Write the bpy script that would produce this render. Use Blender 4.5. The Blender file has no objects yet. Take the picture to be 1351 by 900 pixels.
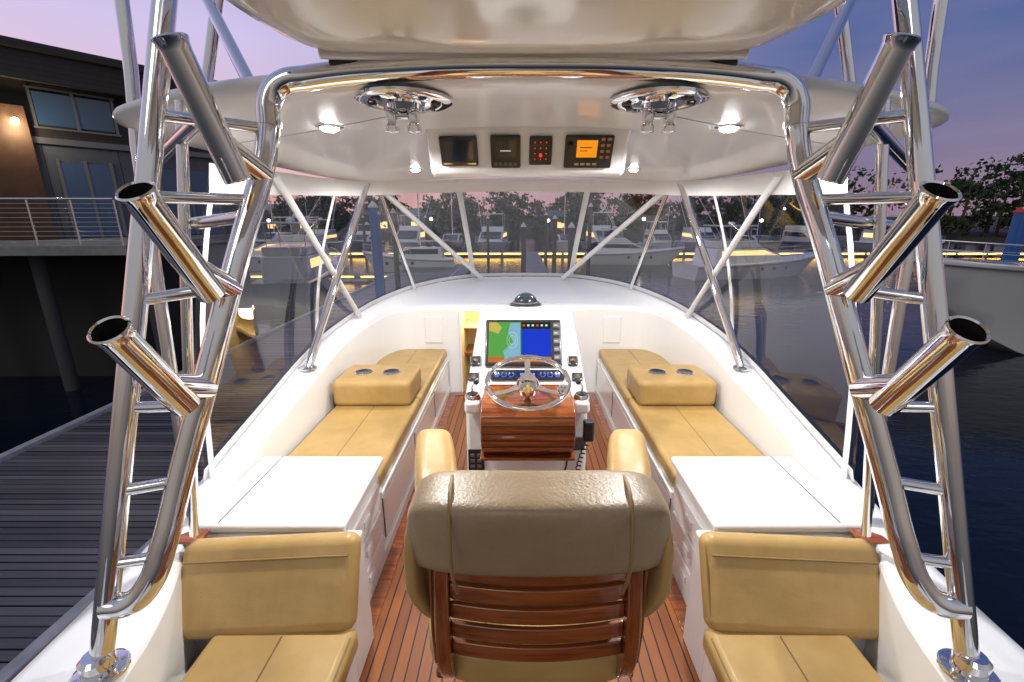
import bpy, bmesh, math, random
from mathutils import Vector, Matrix, noise
random.seed(7)
R=math.radians
scene=bpy.context.scene
COL=scene.collection
# ------------------------------------------------------------------ materials
def principled(name,color,rough=.5,metal=0,coat=0,spec=.5,emis=None,estr=0,bump=None,var=None,bump2=None):
    m=bpy.data.materials.new(name); m.use_nodes=True
    nt=m.node_tree; b=nt.nodes['Principled BSDF']
    b.inputs['Base Color'].default_value=(*color,1)
    b.inputs['Roughness'].default_value=rough
    b.inputs['Metallic'].default_value=metal
    b.inputs['Coat Weight'].default_value=coat
    b.inputs['Coat Roughness'].default_value=.05
    b.inputs['Specular IOR Level'].default_value=spec
    if emis:
        b.inputs['Emission Color'].default_value=(*emis,1); b.inputs['Emission Strength'].default_value=estr
    tc=nt.nodes.new('ShaderNodeTexCoord')
    prev=None
    for bb in (bump2,bump):
        if not bb: continue
        sc,st,dist=bb
        n=nt.nodes.new('ShaderNodeTexNoise'); n.inputs['Scale'].default_value=sc; n.inputs['Detail'].default_value=4 if bb is bump else 1.5
        nt.links.new(tc.outputs['Object'],n.inputs['Vector'])
        bp=nt.nodes.new('ShaderNodeBump'); bp.inputs['Strength'].default_value=st; bp.inputs['Distance'].default_value=dist
        nt.links.new(n.outputs['Fac'],bp.inputs['Height'])
        if prev: nt.links.new(prev,bp.inputs['Normal'])
        prev=bp.outputs[0]
    if prev: nt.links.new(prev,b.inputs['Normal'])
    if var:
        sc,c2=var
        n=nt.nodes.new('ShaderNodeTexNoise'); n.inputs['Scale'].default_value=sc; n.inputs['Detail'].default_value=5
        nt.links.new(tc.outputs['Object'],n.inputs['Vector'])
        r=nt.nodes.new('ShaderNodeValToRGB'); r.color_ramp.elements[0].position=.35; r.color_ramp.elements[1].position=.68
        r.color_ramp.elements[0].color=(*color,1); r.color_ramp.elements[1].color=(*c2,1)
        nt.links.new(n.outputs['Fac'],r.inputs['Fac']); nt.links.new(r.outputs[0],b.inputs['Base Color'])
    return m
def plank_mat(name,axis,width,gap,c1,c2,cg,rough,coat=0,grain=(40,2),bstr=.4,spec=.5):
    m=bpy.data.materials.new(name); m.use_nodes=True
    nt=m.node_tree; N=nt.nodes; L=nt.links; b=N['Principled BSDF']
    b.inputs['Roughness'].default_value=rough; b.inputs['Coat Weight'].default_value=coat; b.inputs['Coat Roughness'].default_value=.08
    b.inputs['Specular IOR Level'].default_value=spec
    tc=N.new('ShaderNodeTexCoord'); sp=N.new('ShaderNodeSeparateXYZ'); L.new(tc.outputs['Object'],sp.inputs[0])
    def mth(op,a,bv=None):
        n=N.new('ShaderNodeMath'); n.operation=op
        for i,x in enumerate((a,bv)):
            if x is None: continue
            if isinstance(x,(int,float)): n.inputs[i].default_value=x
            else: L.new(x,n.inputs[i])
        return n.outputs[0]
    d=mth('DIVIDE',sp.outputs[axis],width); fl=mth('FLOOR',d); fr=mth('SUBTRACT',d,fl)
    g=mth('LESS_THAN',fr,gap/width)
    wn=N.new('ShaderNodeTexWhiteNoise'); wn.noise_dimensions='1D'; L.new(fl,wn.inputs['W'])
    mp=N.new('ShaderNodeMapping'); s=[grain[0]]*3; 
    other=1 if axis==0 else 0
    s[other]=grain[1]
    mp.inputs['Scale'].default_value=s; L.new(tc.outputs['Object'],mp.inputs[0])
    no=N.new('ShaderNodeTexNoise'); no.inputs['Scale'].default_value=1; no.inputs['Detail'].default_value=5
    L.new(mp.outputs[0],no.inputs['Vector'])
    f=mth('ADD',mth('MULTIPLY',wn.outputs['Value'],.6),mth('MULTIPLY',no.outputs['Fac'],.5))
    mx=N.new('ShaderNodeMixRGB'); mx.inputs[1].default_value=(*c1,1); mx.inputs[2].default_value=(*c2,1); L.new(f,mx.inputs[0])
    m2=N.new('ShaderNodeMixRGB'); m2.inputs[2].default_value=(*cg,1); L.new(g,m2.inputs[0]); L.new(mx.outputs[0],m2.inputs[1])
    L.new(m2.outputs[0],b.inputs['Base Color'])
    bp=N.new('ShaderNodeBump'); bp.inputs['Strength'].default_value=bstr; bp.inputs['Distance'].default_value=.003
    h=mth('ADD',mth('SUBTRACT',1,g),mth('MULTIPLY',no.outputs['Fac'],.3))
    L.new(h,bp.inputs['Height']); L.new(bp.outputs[0],b.inputs['Normal'])
    return m
GEL=principled('gelcoat_white',(.81,.81,.81),.16,coat=.6,bump=(3,.04,.01))
CEIL=principled('hardtop_liner',(.82,.81,.80),.28,coat=.35,bump=(2.5,.05,.01))
CREAM=principled('cream_gelcoat',(.80,.765,.68),.18,coat=.6)
STEEL=principled('polished_steel',(.84,.84,.84),.05,1,bump=(9,.05,.004))
CHROME=principled('chrome',(.85,.85,.86),.04,1)
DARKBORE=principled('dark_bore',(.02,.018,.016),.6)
VIN=principled('beige_vinyl',(.49,.32,.12),.38,bump=(160,.28,.0015),var=(7,(.42,.27,.09)),spec=.4,bump2=(11,.3,.012))
VINB=principled('taupe_leather',(.37,.27,.165),.36,bump=(120,.7,.002),var=(5,(.30,.215,.125)),spec=.4,bump2=(7,.16,.012))
PIPE=principled('vinyl_piping',(.27,.17,.06),.5)
BLACK=principled('black_plastic',(.015,.015,.017),.3,coat=.3)
RUBBER=principled('black_rubber',(.02,.02,.02),.6)
GREY=principled('grey_plastic',(.12,.12,.13),.4)
STRAP=principled('enclosure_binding',(.66,.66,.67),.5,bump=(200,.2,.001))
TEAKD=plank_mat('teak_deck',0,.052,.007,(.15,.040,.008),(.34,.105,.020),(.006,.005,.005),.38,coat=.10,spec=.35)
def woodmat(name,c1,c2,rot=0):
    m=bpy.data.materials.new(name); m.use_nodes=True; nt=m.node_tree; b=nt.nodes['Principled BSDF']
    tc=nt.nodes.new('ShaderNodeTexCoord'); mp=nt.nodes.new('ShaderNodeMapping'); mp.inputs['Scale'].default_value=(3,45,45) if rot==0 else (45,45,4)
    n=nt.nodes.new('ShaderNodeTexNoise'); n.inputs['Scale'].default_value=1.2; n.inputs['Detail'].default_value=6; n.inputs['Distortion'].default_value=.6
    r=nt.nodes.new('ShaderNodeValToRGB'); r.color_ramp.elements[0].position=.3; r.color_ramp.elements[1].position=.7
    r.color_ramp.elements[0].color=(*c1,1); r.color_ramp.elements[1].color=(*c2,1)
    nt.links.new(tc.outputs['Object'],mp.inputs[0]); nt.links.new(mp.outputs[0],n.inputs['Vector']); nt.links.new(n.outputs['Fac'],r.inputs[0]); nt.links.new(r.outputs[0],b.inputs['Base Color'])
    b.inputs['Roughness'].default_value=.25; b.inputs['Coat Weight'].default_value=.85; b.inputs['Coat Roughness'].default_value=.04
    return m
VARN=woodmat('varnished_teak',(.13,.026,.005),(.34,.09,.018))
VARNV=woodmat('varnished_teak_upright',(.13,.026,.005),(.32,.085,.018),1)
DOCKW=plank_mat('weathered_planks',1,.15,.014,(.028,.030,.038),(.21,.20,.22),(.003,.003,.004),.38,grain=(30,1.2),bstr=.9)
def emis(name,c,s):
    m=bpy.data.materials.new(name); m.use_nodes=True; nt=m.node_tree; nt.nodes.clear()
    m.cycles.emission_sampling='NONE'
    e=nt.nodes.new('ShaderNodeEmission'); e.inputs[0].default_value=(*c,1); e.inputs[1].default_value=s
    o=nt.nodes.new('ShaderNodeOutputMaterial'); nt.links.new(e.outputs[0],o.inputs[0]); return m
def clearmat(name,tint,base):
    m=bpy.data.materials.new(name); m.use_nodes=True; nt=m.node_tree; nt.nodes.clear(); N=nt.nodes; L=nt.links
    t=N.new('ShaderNodeBsdfTransparent'); t.inputs[0].default_value=(*tint,1)
    g=N.new('ShaderNodeBsdfGlossy'); g.inputs['Roughness'].default_value=.02
    lw=N.new('ShaderNodeLayerWeight'); lw.inputs[0].default_value=.5
    tc=N.new('ShaderNodeTexCoord'); no=N.new('ShaderNodeTexNoise'); no.inputs['Scale'].default_value=2.2; no.inputs['Detail'].default_value=1
    L.new(tc.outputs['Object'],no.inputs['Vector'])
    bp=N.new('ShaderNodeBump'); bp.inputs['Strength'].default_value=.3; bp.inputs['Distance'].default_value=.03
    L.new(no.outputs['Fac'],bp.inputs['Height']); L.new(bp.outputs[0],g.inputs['Normal'])
    pw=N.new('ShaderNodeMath'); pw.operation='POWER'; pw.inputs[1].default_value=4; L.new(lw.outputs['Facing'],pw.inputs[0])
    ml=N.new('ShaderNodeMath'); ml.operation='MULTIPLY'; ml.inputs[1].default_value=.6; L.new(pw.outputs[0],ml.inputs[0])
    ad=N.new('ShaderNodeMath'); ad.operation='ADD'; ad.inputs[1].default_value=base; L.new(ml.outputs[0],ad.inputs[0])
    mx=N.new('ShaderNodeMixShader'); L.new(ad.outputs[0],mx.inputs[0]); L.new(t.outputs[0],mx.inputs[1]); L.new(g.outputs[0],mx.inputs[2])
    o=N.new('ShaderNodeOutputMaterial'); L.new(mx.outputs[0],o.inputs[0]); return m
CLEAR=clearmat('clear_vinyl',(.91,.92,.93),.11)
DGLASS=principled('dark_glass',(.02,.03,.045),.05,coat=.5)
# ------------------------------------------------------------------ helpers
def top(name,loc=(0,0,0)):
    e=bpy.data.objects.new(name,None); e.empty_display_size=.1; COL.objects.link(e); e.location=loc; return e
def finish(name,me,mat,parent,smooth=35,M=None,bevel=0,seg=3,sub=0):
    ob=bpy.data.objects.new(name,me); COL.objects.link(ob)
    if mat: me.materials.append(mat)
    if parent: ob.parent=parent
    if M is not None: ob.matrix_local=M
    if smooth:
        me.polygons.foreach_set('use_smooth',[True]*len(me.polygons)); 
        if not bevel: me.set_sharp_from_angle(angle=R(smooth))
    if bevel:
        b=ob.modifiers.new('b','BEVEL'); b.width=bevel; b.segments=seg; b.limit_method='ANGLE'; b.angle_limit=R(30); b.harden_normals=True
    return ob
def mesh(name,verts,faces,mat,parent,**k):
    me=bpy.data.meshes.new(name); me.from_pydata([tuple(v) for v in verts],[],faces)
    bm=bmesh.new(); bm.from_mesh(me); bmesh.ops.recalc_face_normals(bm,faces=bm.faces); bm.to_mesh(me); bm.free(); me.update()
    return finish(name,me,mat,parent,**k)
def box(name,x0,x1,y0,y1,z0,z1,mat,parent,bevel=.008,seg=3,M=None,taper=None):
    V=[(x,y,z) for z in(z0,z1) for y in (y0,y1) for x in (x0,x1)]
    F=[(0,1,3,2),(4,6,7,5),(0,4,5,1),(2,3,7,6),(0,2,6,4),(1,5,7,3)]
    return mesh(name,V,F,mat,parent,bevel=bevel,seg=seg,M=M)
def prism(name,prof,a0,a1,mat,parent,axis='x',bevel=.01,seg=3,a0s=None,M=None):
    n=len(prof); V=[]
    for a in (a0,a1):
        for p in prof:
            V.append((a,p[0],p[1]) if axis=='x' else (p[0],p[1],a) if axis=='z' else (p[0],a,p[1]))
    F=[tuple(range(n)),tuple(range(2*n-1,n-1,-1))]+[(i,(i+1)%n,n+(i+1)%n,n+i) for i in range(n)]
    return mesh(name,V,F,mat,parent,bevel=bevel,seg=seg,M=M)
def tube(name,pts,r,mat,parent,smooth=False,res=6,cyc=False):
    cu=bpy.data.curves.new(name,'CURVE'); cu.dimensions='3D'; cu.bevel_depth=r; cu.bevel_resolution=res; cu.use_fill_caps=True
    if smooth:
        s=cu.splines.new('BEZIER'); s.bezier_points.add(len(pts)-1); s.resolution_u=12
        for b,p in zip(s.bezier_points,pts): b.co=p; b.handle_left_type=b.handle_right_type='AUTO'
    else:
        s=cu.splines.new('POLY'); s.points.add(len(pts)-1)
        for b,p in zip(s.points,pts): b.co=(*p,1)
    s.use_cyclic_u=cyc
    ob=bpy.data.objects.new(name,cu); COL.objects.link(ob); cu.materials.append(mat)
    if parent: ob.parent=parent
    return ob
def lathe(name,prof,mat,parent,M=None,n=32,close=True):
    V=[];F=[]
    for r,z in prof:
        for i in range(n):
            a=2*math.pi*i/n; V.append((r*math.cos(a),r*math.sin(a),z))
    for j in range(len(prof)-1):
        for i in range(n):
            F.append((j*n+i,j*n+(i+1)%n,(j+1)*n+(i+1)%n,(j+1)*n+i))
    if close:
        F.append(tuple(range(n))[::-1]); F.append(tuple(range((len(prof)-1)*n,len(prof)*n)))
    return mesh(name,V,F,mat,parent,M=M)
def along(p0,p1):
    p0=Vector(p0);d=(Vector(p1)-p0); q=d.to_track_quat('Z','Y')
    return Matrix.Translation(p0)@q.to_matrix().to_4x4(), d.length
def face_frame(o,up):
    X=Vector((1,0,0)); U=Vector(up).normalized(); Nn=X.cross(U)
    return Matrix(((X.x,U.x,Nn.x,o[0]),(X.y,U.y,Nn.y,o[1]),(X.z,U.z,Nn.z,o[2]),(0,0,0,1)))
def T(*a): return Matrix.Translation(Vector(a))
def catmull(P,n):
    out=[]; P=[Vector(p) for p in P]; m=len(P)
    for i in range(m-1):
        p0=P[max(i-1,0)];p1=P[i];p2=P[i+1];p3=P[min(i+2,m-1)]
        for k in range(n):
            t=k/n; out.append(.5*((2*p1)+(-p0+p2)*t+(2*p0-5*p1+4*p2-p3)*t*t+(-p0+3*p1-3*p2+p3)*t**3))
    out.append(P[-1]); return out
def grid(name,rows,mat,parent,**k):
    n=len(rows[0]); V=[p for r in rows for p in r]
    F=[(j*n+i,j*n+i+1,(j+1)*n+i+1,(j+1)*n+i) for j in range(len(rows)-1) for i in range(n-1)]
    return mesh(name,V,F,mat,parent,**k)
# ------------------------------------------------------------------ flybridge structure
boat=top('sport_fishing_boat')
E=[(0,5.8,1.1),(.6,5.68,1.1),(1.12,5.2,1.07),(1.45,4.5,1.0),(1.56,3.6,.92),(1.56,3.0,.84),(1.51,2.4,.76),(1.46,1.8,.68),(1.45,1.5,.62),(1.43,1.0,.6),(1.40,.0,.58),(1.38,-.8,.58)]
I=[(0,4.62,.93),(.5,4.62,.93),(1.02,4.62,.93),(1.34,4.42,.91),(1.43,3.6,.88),(1.43,3.0,.80),(1.42,2.4,.72),(1.40,1.8,.65),(1.34,1.5,.6),(1.17,1.0,.59),(1.13,0,.57),(1.12,-.8,.57)]
NS=8
Es=catmull(E,NS); Is=catmull(I,NS)
for s in (-1,1):
    rows=[]
    for k,(e,i) in enumerate(zip(Es,Is)):
        if e.y>4.5: od=Vector((e.x*.05,.09,0))
        else: od=Vector((.05,0.0,0))
        o=e+od
        rows.append([(s*(o.x+.04),o.y+(.6 if e.y>4.5 else 0),-1.7),(s*(o.x+.01),o.y+.02,o.z-.09),(s*o.x,o.y,o.z-.02),(s*(e.x+od.x*.6),e.y+od.y*.6,e.z),(s*e.x,e.y,e.z+.002),(s*(i.x+(e.x-i.x)*.12),i.y+(e.y-i.y)*.1,i.z+(e.z-i.z)*.1+.012),
            (s*(i.x+.012),i.y+.008,i.z+.004),(s*i.x,i.y,i.z-.02)])
    grid('coaming',rows,GEL,boat,smooth=60)
    rows=[[(s*i.x,i.y,i.z-.02),(s*i.x*1.0,i.y,-.02)] for k,i in enumerate(Is) if k>=2*NS]
    grid('inner_side_panel',rows,GEL,boat,smooth=60)
box('bulkhead_panel',-1.06,-.66,4.62,4.68,-.02,.915,GEL,boat,.006)
box('bulkhead_panel',-.30,1.06,4.62,4.68,-.02,.915,GEL,boat,.006)
DOORC=principled('doorway_cream',(.75,.62,.36),.4)
box('doorway_lining',-.72,-.24,5.35,5.4,-.4,.93,DOORC,boat,.004)
box('doorway_side',-.69,-.662,4.69,5.35,-.4,.9,DOORC,boat,.004)
box('doorway_side',-.298,-.27,4.69,5.35,-.4,.9,DOORC,boat,.004)
box('doorway_shelf',-.66,-.30,5.0,5.35,.30,.34,VARN,boat,.006)
box('doorway_shelf',-.66,-.30,5.0,5.35,.62,.65,DOORC,boat,.006)
tube('doorway_trim',[(-.655,4.612,-.0),(-.655,4.612,.88),(-.64,4.612,.905),(-.32,4.612,.905),(-.305,4.612,.88),(-.305,4.612,0)],.012,GEL,boat)
mesh('teak_deck',[(-1.2,-.8,0),(1.2,-.8,0),(1.2,4.66,0),(-1.2,4.66,0)],[(0,1,2,3)],TEAKD,boat,smooth=0)
for s in (-1,1):
    box('teak_margin',s*.745-.035,s*.745+.035,.3,4.6,.002,.007,VARN,boat,.002)
    box('toe_kick',s*.80-.02,s*.80+.02,-.8,4.62,0,.07,GEL,boat,.005)
    box('bulkhead_locker',*sorted((s*.84,s*1.02)),4.606,4.625,.56,.84,GEL,boat,.006)
box('teak_threshold',-.78,.78,4.52,4.6,.003,.009,VARN,boat,.002)
HG=principled('hull_gelcoat',(.75,.76,.78),.15,coat=.7)
HN=principled('hull_navy',(.02,.035,.09),.12,coat=.8)
HK=principled('hull_cream',(.60,.56,.47),.2,coat=.5)
def hull(name,L,B,zk,zs,zb,mat,parent,M=None,n=24):
    rows=[]
    for i in range(n+1):
        s=i/n; y=-L*.42+L*s
        b=B/2*(.92+.08*math.sin(s*math.pi)) if s<.5 else B/2*max(.0,1-((s-.5)/.5)**2.4)
        dz=zs+(zb-zs)*s**2
        kz=zk+(dz-zk)*max(0,(s-.72)/.28)**2*.75
        wl=b*(.86 if s<.5 else .86-.45*((s-.5)/.5))
        yo=(s**3)*L*.04
        rows.append([(0,y-yo,kz),(wl*.75,y-yo,kz+.15),(wl,y-yo*.6,kz+.55*(dz-kz)*.5+.2*(dz-kz)*.5),(b*.97,y,dz-.12),(b,y,dz),(b*.97,y,dz+.05),(0,y,dz+.10)])
    full=[]
    for r in rows: full.append([(-x,y,z) for x,y,z in r[::-1]]+r[1:])
    ob=grid(name,full,mat,parent,smooth=40,M=M)
    a=full[0]; mesh(name+'_transom',a,[tuple(range(len(a)))],mat,parent,smooth=0,M=M)
    return ob
hull('hull',17,5.0,-3.9,-2.3,-1.5,HG,boat,M=T(0,3.2,0))
prism('deckhouse',[(-1.95,-1.2),(1.95,-1.2),(1.9,5.5),(1.2,8),(-1.2,8),(-1.9,5.5)],-2.3,-1.69,GEL,boat,axis='z',bevel=.08)
box('sole_substructure',-1.4,1.4,-.8,4.7,-1.7,-.06,GEL,boat,.02)
for s in (-1,1):
    c=top('storage_cabinet')
    def bx(n,a,b,*r,**k):
        x0,x1=sorted((s*a,s*b)); return box(n,x0,x1,*r,**k)
    bx('carcass',.79,1.395,1.64,2.15,.0,.585,GEL,c,bevel=.012)
    bx('worktop',.762,1.40,1.60,2.17,.582,.622,GEL,c,bevel=.016,seg=5)
    bx('hinge_strip',1.287,1.292,1.62,2.16,.6222,.6238,GREY,c,bevel=0)
    for j,z in enumerate((.43,.27,.12)):
        bx('drawer_front',.776,.792,1.70,2.10,z-.068,z+.068,GEL,c,bevel=.006)
        bx('drawer_latch',.768,.778,1.84,1.92,z-.015,z+.022,STRAP,c,bevel=.004)
    b=top('bench_seat')
    bx('base',.80,1.42,2.15,4.62,.0,.40,GEL,b,bevel=.015)
    bx('front_lip',.785,.802,2.17,4.60,.355,.395,GEL,b,bevel=.007)
    for y0,y1 in ((2.2,2.95),(3.0,3.75),(3.8,4.55)):
        bx('locker_panel',.79,.801,y0,y1,.10,.34,GEL,b,bevel=.006)
        bx('locker_gap',.795,.8005,y0-.006,y1+.006,.094,.346,GREY,b,bevel=0)
    bx('seat_cushion',.80,1.40,2.17,3.26,.402,.505,VIN,b,bevel=.03,seg=5)
    bx('seat_cushion',.80,1.40,3.264,4.60,.402,.505,VIN,b,bevel=.03,seg=5)
    for y0,y1 in ((2.20,3.23),(3.29,4.57)):
        tube('piping',[(s*.815,y0,.494),(s*.815,y1,.494)],.0045,PIPE,b)
        tube('stitch_line',[(s*1.1,y0+.01,.5055),(s*1.1,y1-.01,.5055)],.0022,PIPE,b)
    bx('bolster_armrest',.83,1.40,3.07,3.50,.50,.70,VIN,b,bevel=.045,seg=6)
    tube('bolster_piping',[(s*.87,3.078,.535),(s*.87,3.078,.655),(s*1.36,3.078,.655),(s*1.36,3.078,.535)],.0035,PIPE,b)
    for xx in (1.01,1.22):
        lathe('cup_holder',[(.068,.001),(.068,.007),(.060,.011),(.054,.010),(.052,.004)],CHROME,b,M=T(s*xx,3.27,.70),close=False)
        lathe('cup_well',[(.058,.0112),(.052,.009),(.0,.0085)],BLACK,b,M=T(s*xx,3.27,.70),close=False)
    a=top('aft_lounge_seat')
    bx('seat_base',.66,1.24,-.6,1.36,0,.275,GEL,a,bevel=.015)
    bx('seat_cushion',.64,1.165,.35,1.36,.278,.385,VIN,a,bevel=.035,seg=6)
    tube('seat_piping',[(s*.655,.4,.375),(s*.655,1.3,.375)],.005,PIPE,a)
    tube('seat_seam',[(s*.90,.4,.3865),(s*.90,1.3,.3865)],.003,PIPE,a)
    Mb=T(s*.985,1.30,.385)@Matrix.Rotation(R(-32),4,'X')
    Mb=Mb@Matrix.Rotation(s*R(2.5),4,'Y')
    box('backrest',-.335,.335,0,.10,-.01,.335,VIN,a,bevel=.045,seg=7,M=Mb)
    tb=tube('backrest_seam',[(-.31,-.0035,.255),(.31,-.0035,.255)],.004,PIPE,a); tb.matrix_local=Mb
    tb=tube('backrest_piping',[(-.322,.02,.02),(-.326,.012,.20),(-.322,.02,.30)],.0035,PIPE,a); tb.matrix_local=Mb
    prism('backrest_support',[(1.38,.0),(1.64,0),(1.64,.575),(1.60,.575),(1.38,.30)],*sorted((s*.70,s*1.34)),GEL,a)
    bx('teak_corner_step',.62,.66,.95,1.22,.20,.245,VARN,a,bevel=.012)
    bx('teak_corner_cap',1.30,1.41,1.50,1.585,.604,.622,VARN,a,bevel=.006)
# ------------------------------------------------------------------ helm console
con=top('helm_console')
def console():
    prof=[(2.28,0,.34),(2.28,.89,.335),(2.33,.93,.33),(2.64,1.298,.275),(2.72,1.312,.27),(3.05,1.275,.27),(3.14,1.2,.28),(3.16,0,.34)]
    n=len(prof);V=[(-h,y,z) for y,z,h in prof]+[(h,y,z) for y,z,h in prof]
    F=[tuple(range(n)),tuple(range(2*n-1,n-1,-1))]+[(i,(i+1)%n,n+(i+1)%n,n+i) for i in range(n)]
    mesh('pedestal',V,F,GEL,con,bevel=.03,seg=5)
console()
UP=(0,.31,.368); FM=face_frame((0,2.33,.93),UP)
def onp(n,x0,x1,y0,y1,d0,d1,mat,parent,bevel=.003,F=FM,seg=2):
    return box(n,x0,x1,y0,y1,d0,d1,mat,parent,bevel=bevel,seg=seg,M=F)
cp=top('chartplotter_display')
onp('bezel',-.235,.20,.135,.425,.002,.022,BLACK,cp,.008)
SG=emis('screen_chart_green',(.13,.45,.09),.85); SY=emis('screen_chart_yellow',(.70,.58,.12),.85); SB=emis('screen_blue',(.015,.05,.60),1.0)
SR=emis('screen_orange',(.7,.20,.04),.8); SC=emis('screen_cyan',(.28,.55,.70),.85); SW=emis('screen_white',(.9,.95,1),.9); SD=emis('screen_dark',(.02,.05,.03),.6); SGR=emis('screen_red',(.9,.04,.02),1.4)
def scr(n,x0,x1,y0,y1,mat,k=0): onp(n,x0,x1,y0,y1,.0222+k*.0006,.0228+k*.0006,mat,cp,0)
scr('chart_area',-.215,-.03,.155,.405,SG)
mesh('chart_water',[(-.12,.16,.0240),(-.035,.16,.0240),(-.035,.40,.0240),(-.09,.40,.0240),(-.105,.34,.0240),(-.075,.28,.0240),(-.13,.22,.0240)],[(0,1,2,3,4,5,6)],SC,cp,smooth=0,M=FM)
for rr in (.03,.05):
    t=tube('radar_ring',[(-.08+rr*math.cos(a)*.6,.29+rr*math.sin(a),.0246) for a in [i*math.pi/14 for i in range(28)]],.0007,SW,cp,cyc=True,res=2); t.matrix_local=FM
mesh('chart_shoal',[(-.215,.35,.0240),(-.16,.33,.0240),(-.14,.37,.0240),(-.17,.404,.0240),(-.215,.404,.0240)],[(0,1,2,3,4)],SY,cp,smooth=0,M=FM)
scr('sounder_area',-.028,.14,.19,.36,SB); scr('sounder_header',-.028,.14,.363,.405,SD)
scr('seabed_band',-.215,.14,.155,.187,SR,1); scr('seabed_yellow',-.10,.14,.165,.175,SY,2)
for i in range(5):
    onp('soft_key',.155,.19,.17+i*.05,.20+i*.05,.022,.025,GREY,cp,.002)
    scr('key_label',.160,.180,.182+i*.05,.187+i*.05,SW,5)
for i in range(6): scr('header_digits',-.02+i*.026,-.008+i*.026,.378,.390,SW if i%3 else SGR,2)
st=top('marine_stereo')
BL=emis('blue_backlight',(.05,.15,1),1.8)
onp('faceplate',-.20,.21,.055,.115,.002,.016,BLACK,st,.006)
onp('display',-.05,.06,.07,.102,.016,.0175,emis('display_navy',(.01,.03,.25),1),st,0)
for i,x in enumerate((-.165,-.125,-.085,.09,.13,.17)):
    lathe('knob',[(.014,0),(.013,.012),(.010,.014)],CHROME if i in(0,5) else BLACK,st,M=FM@T(x,.086,.016),n=18)
    lathe('knob_ring',[(.0165,0),(.0165,.0015)],BL,st,M=FM@T(x,.086,.016),n=18)
tx=bpy.data.curves.new('label','FONT'); tx.body='marine'; tx.size=.03; tx.align_x='CENTER'; tx.materials.append(SW)
to=bpy.data.objects.new('display_text',tx); COL.objects.link(to); to.parent=st; to.matrix_local=FM@T(.005,.078,.0180)
for nm,x0,x1,y0,y1 in (('autopilot_control',-.318,-.255,.14,.20),('switch_panel',-.322,-.262,.05,.10),('trim_tab_control',.232,.29,.14,.20),('windlass_switch',.25,.31,.05,.10)):
    g=top(nm); onp('housing',x0,x1,y0,y1,.0,.012,BLACK,g,.006)
    lathe('dial',[(.016,0),(.015,.004),(.0,.004)],CHROME,g,M=FM@T((x0+x1)/2,(y0+y1)/2,.012),n=20,close=False)
    for q in (-1,1): onp('button',(x0+x1)/2+q*.02-.005,(x0+x1)/2+q*.02+.005,y0+.006,y0+.014,.012,.015,SW if q>0 else GREY,g,.001)
co=top('dome_compass')
lathe('base',[(.10,-.01),(.10,.012),(.085,.02),(.08,.02)],BLACK,co,M=T(0,2.86,1.297))
lathe('dome',[(.075,.018)]+[(.075*math.cos(a),.018+.065*math.sin(a)) for a in [i*math.pi/18 for i in range(1,9)]]+[(.001,.083)],DGLASS,co,M=T(0,2.86,1.297))
lathe('bezel',[(.084,.018),(.086,.024),(.078,.03),(.0745,.03)],CHROME,co,M=T(0,2.86,1.297),close=False)
# teak wheel pod
pod=top('teak_helm_pod')
def podmesh():
    prof=[(2.28,.985),(2.10,.985),(2.00,.975),(1.955,.94),(1.945,.88),(1.96,.80),(2.00,.735),(2.06,.70),(2.28,.70)]
    pp=catmull([(0,a,b) for a,b in prof[1:-1]],4)
    pr=[(2.279,.985)]+[(p.y,p.z) for p in pp]+[(2.279,.70)]
    prism('pod_body',pr,-.225,.225,VARN,pod,bevel=.008)
    for z in (.74,.78,.82,.86,.90,.94):
        y=min(pp,key=lambda p:abs(p.z-z) if p.y<2.02 else 9).y
        box('slat_groove',-.222,.222,y-.0025,y+.003,z-.0015,z+.0015,BLACK,pod,0)
    box('pod_plinth',-.235,.235,2.0,2.27,.686,.702,VARN,pod,.006)
podmesh()
box('pod_cheek',-.325,-.238,2.16,2.285,.86,.93,GEL,con,.02); box('pod_cheek',.238,.325,2.16,2.285,.86,.93,GEL,con,.02)
sw=top('steering_wheel',(0,2.05,1.085)); sw.rotation_euler=(R(19),0,0)
def ring(name,r,t,mat,par,z=0,n=56,q=12):
    V=[];F=[]
    for i in range(n):
        a=2*math.pi*i/n
        for j in range(q):
            b=2*math.pi*j/q; V.append(((r+t*math.cos(b))*math.cos(a),(r+t*math.cos(b))*math.sin(a),z+t*math.sin(b)))
    for i in range(n):
        for j in range(q): F.append((i*q+j,((i+1)%n)*q+j,((i+1)%n)*q+(j+1)%q,i*q+(j+1)%q))
    return mesh(name,V,F,mat,par)
ring('rim',.195,.0125,STEEL,sw)
lathe('hub',[(.055,-.05),(.06,-.02),(.05,.0),(.04,.015),(.02,.02),(.0,.021)],CHROME,sw,close=False)
lathe('column',[(.028,-.12),(.028,-.03)],CHROME,sw)
for a in (90,210,330):
    ca,sa=math.cos(R(a)),math.sin(R(a)); pc=Vector((-sa,ca,0))
    A=[];w0,w1=.022,.013
    V=[]
    for r_,w_,z_ in ((.03,w0,-.012),(.10,w1,-.016),(.19,w1+.003,-.002)):
        for sgn in (-1,1):
            for dz in (-.004,.004):
                V.append((r_*ca+sgn*w_*pc.x,r_*sa+sgn*w_*pc.y,z_+dz))
    F=[]
    for j in range(2):
        o=j*4; F+= [(o,o+4,o+6,o+2),(o+1,o+3,o+7,o+5),(o,o+1,o+5,o+4),(o+2,o+6,o+7,o+3)]
    mesh('spoke',V,F,STEEL,sw,bevel=.002)
kb=lathe('knob',[(.012,0),(.018,.02),(.02,.035),(.012,.045),(.0,.046)],CHROME,sw,M=T(.15,-.10,.012),close=False)
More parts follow.
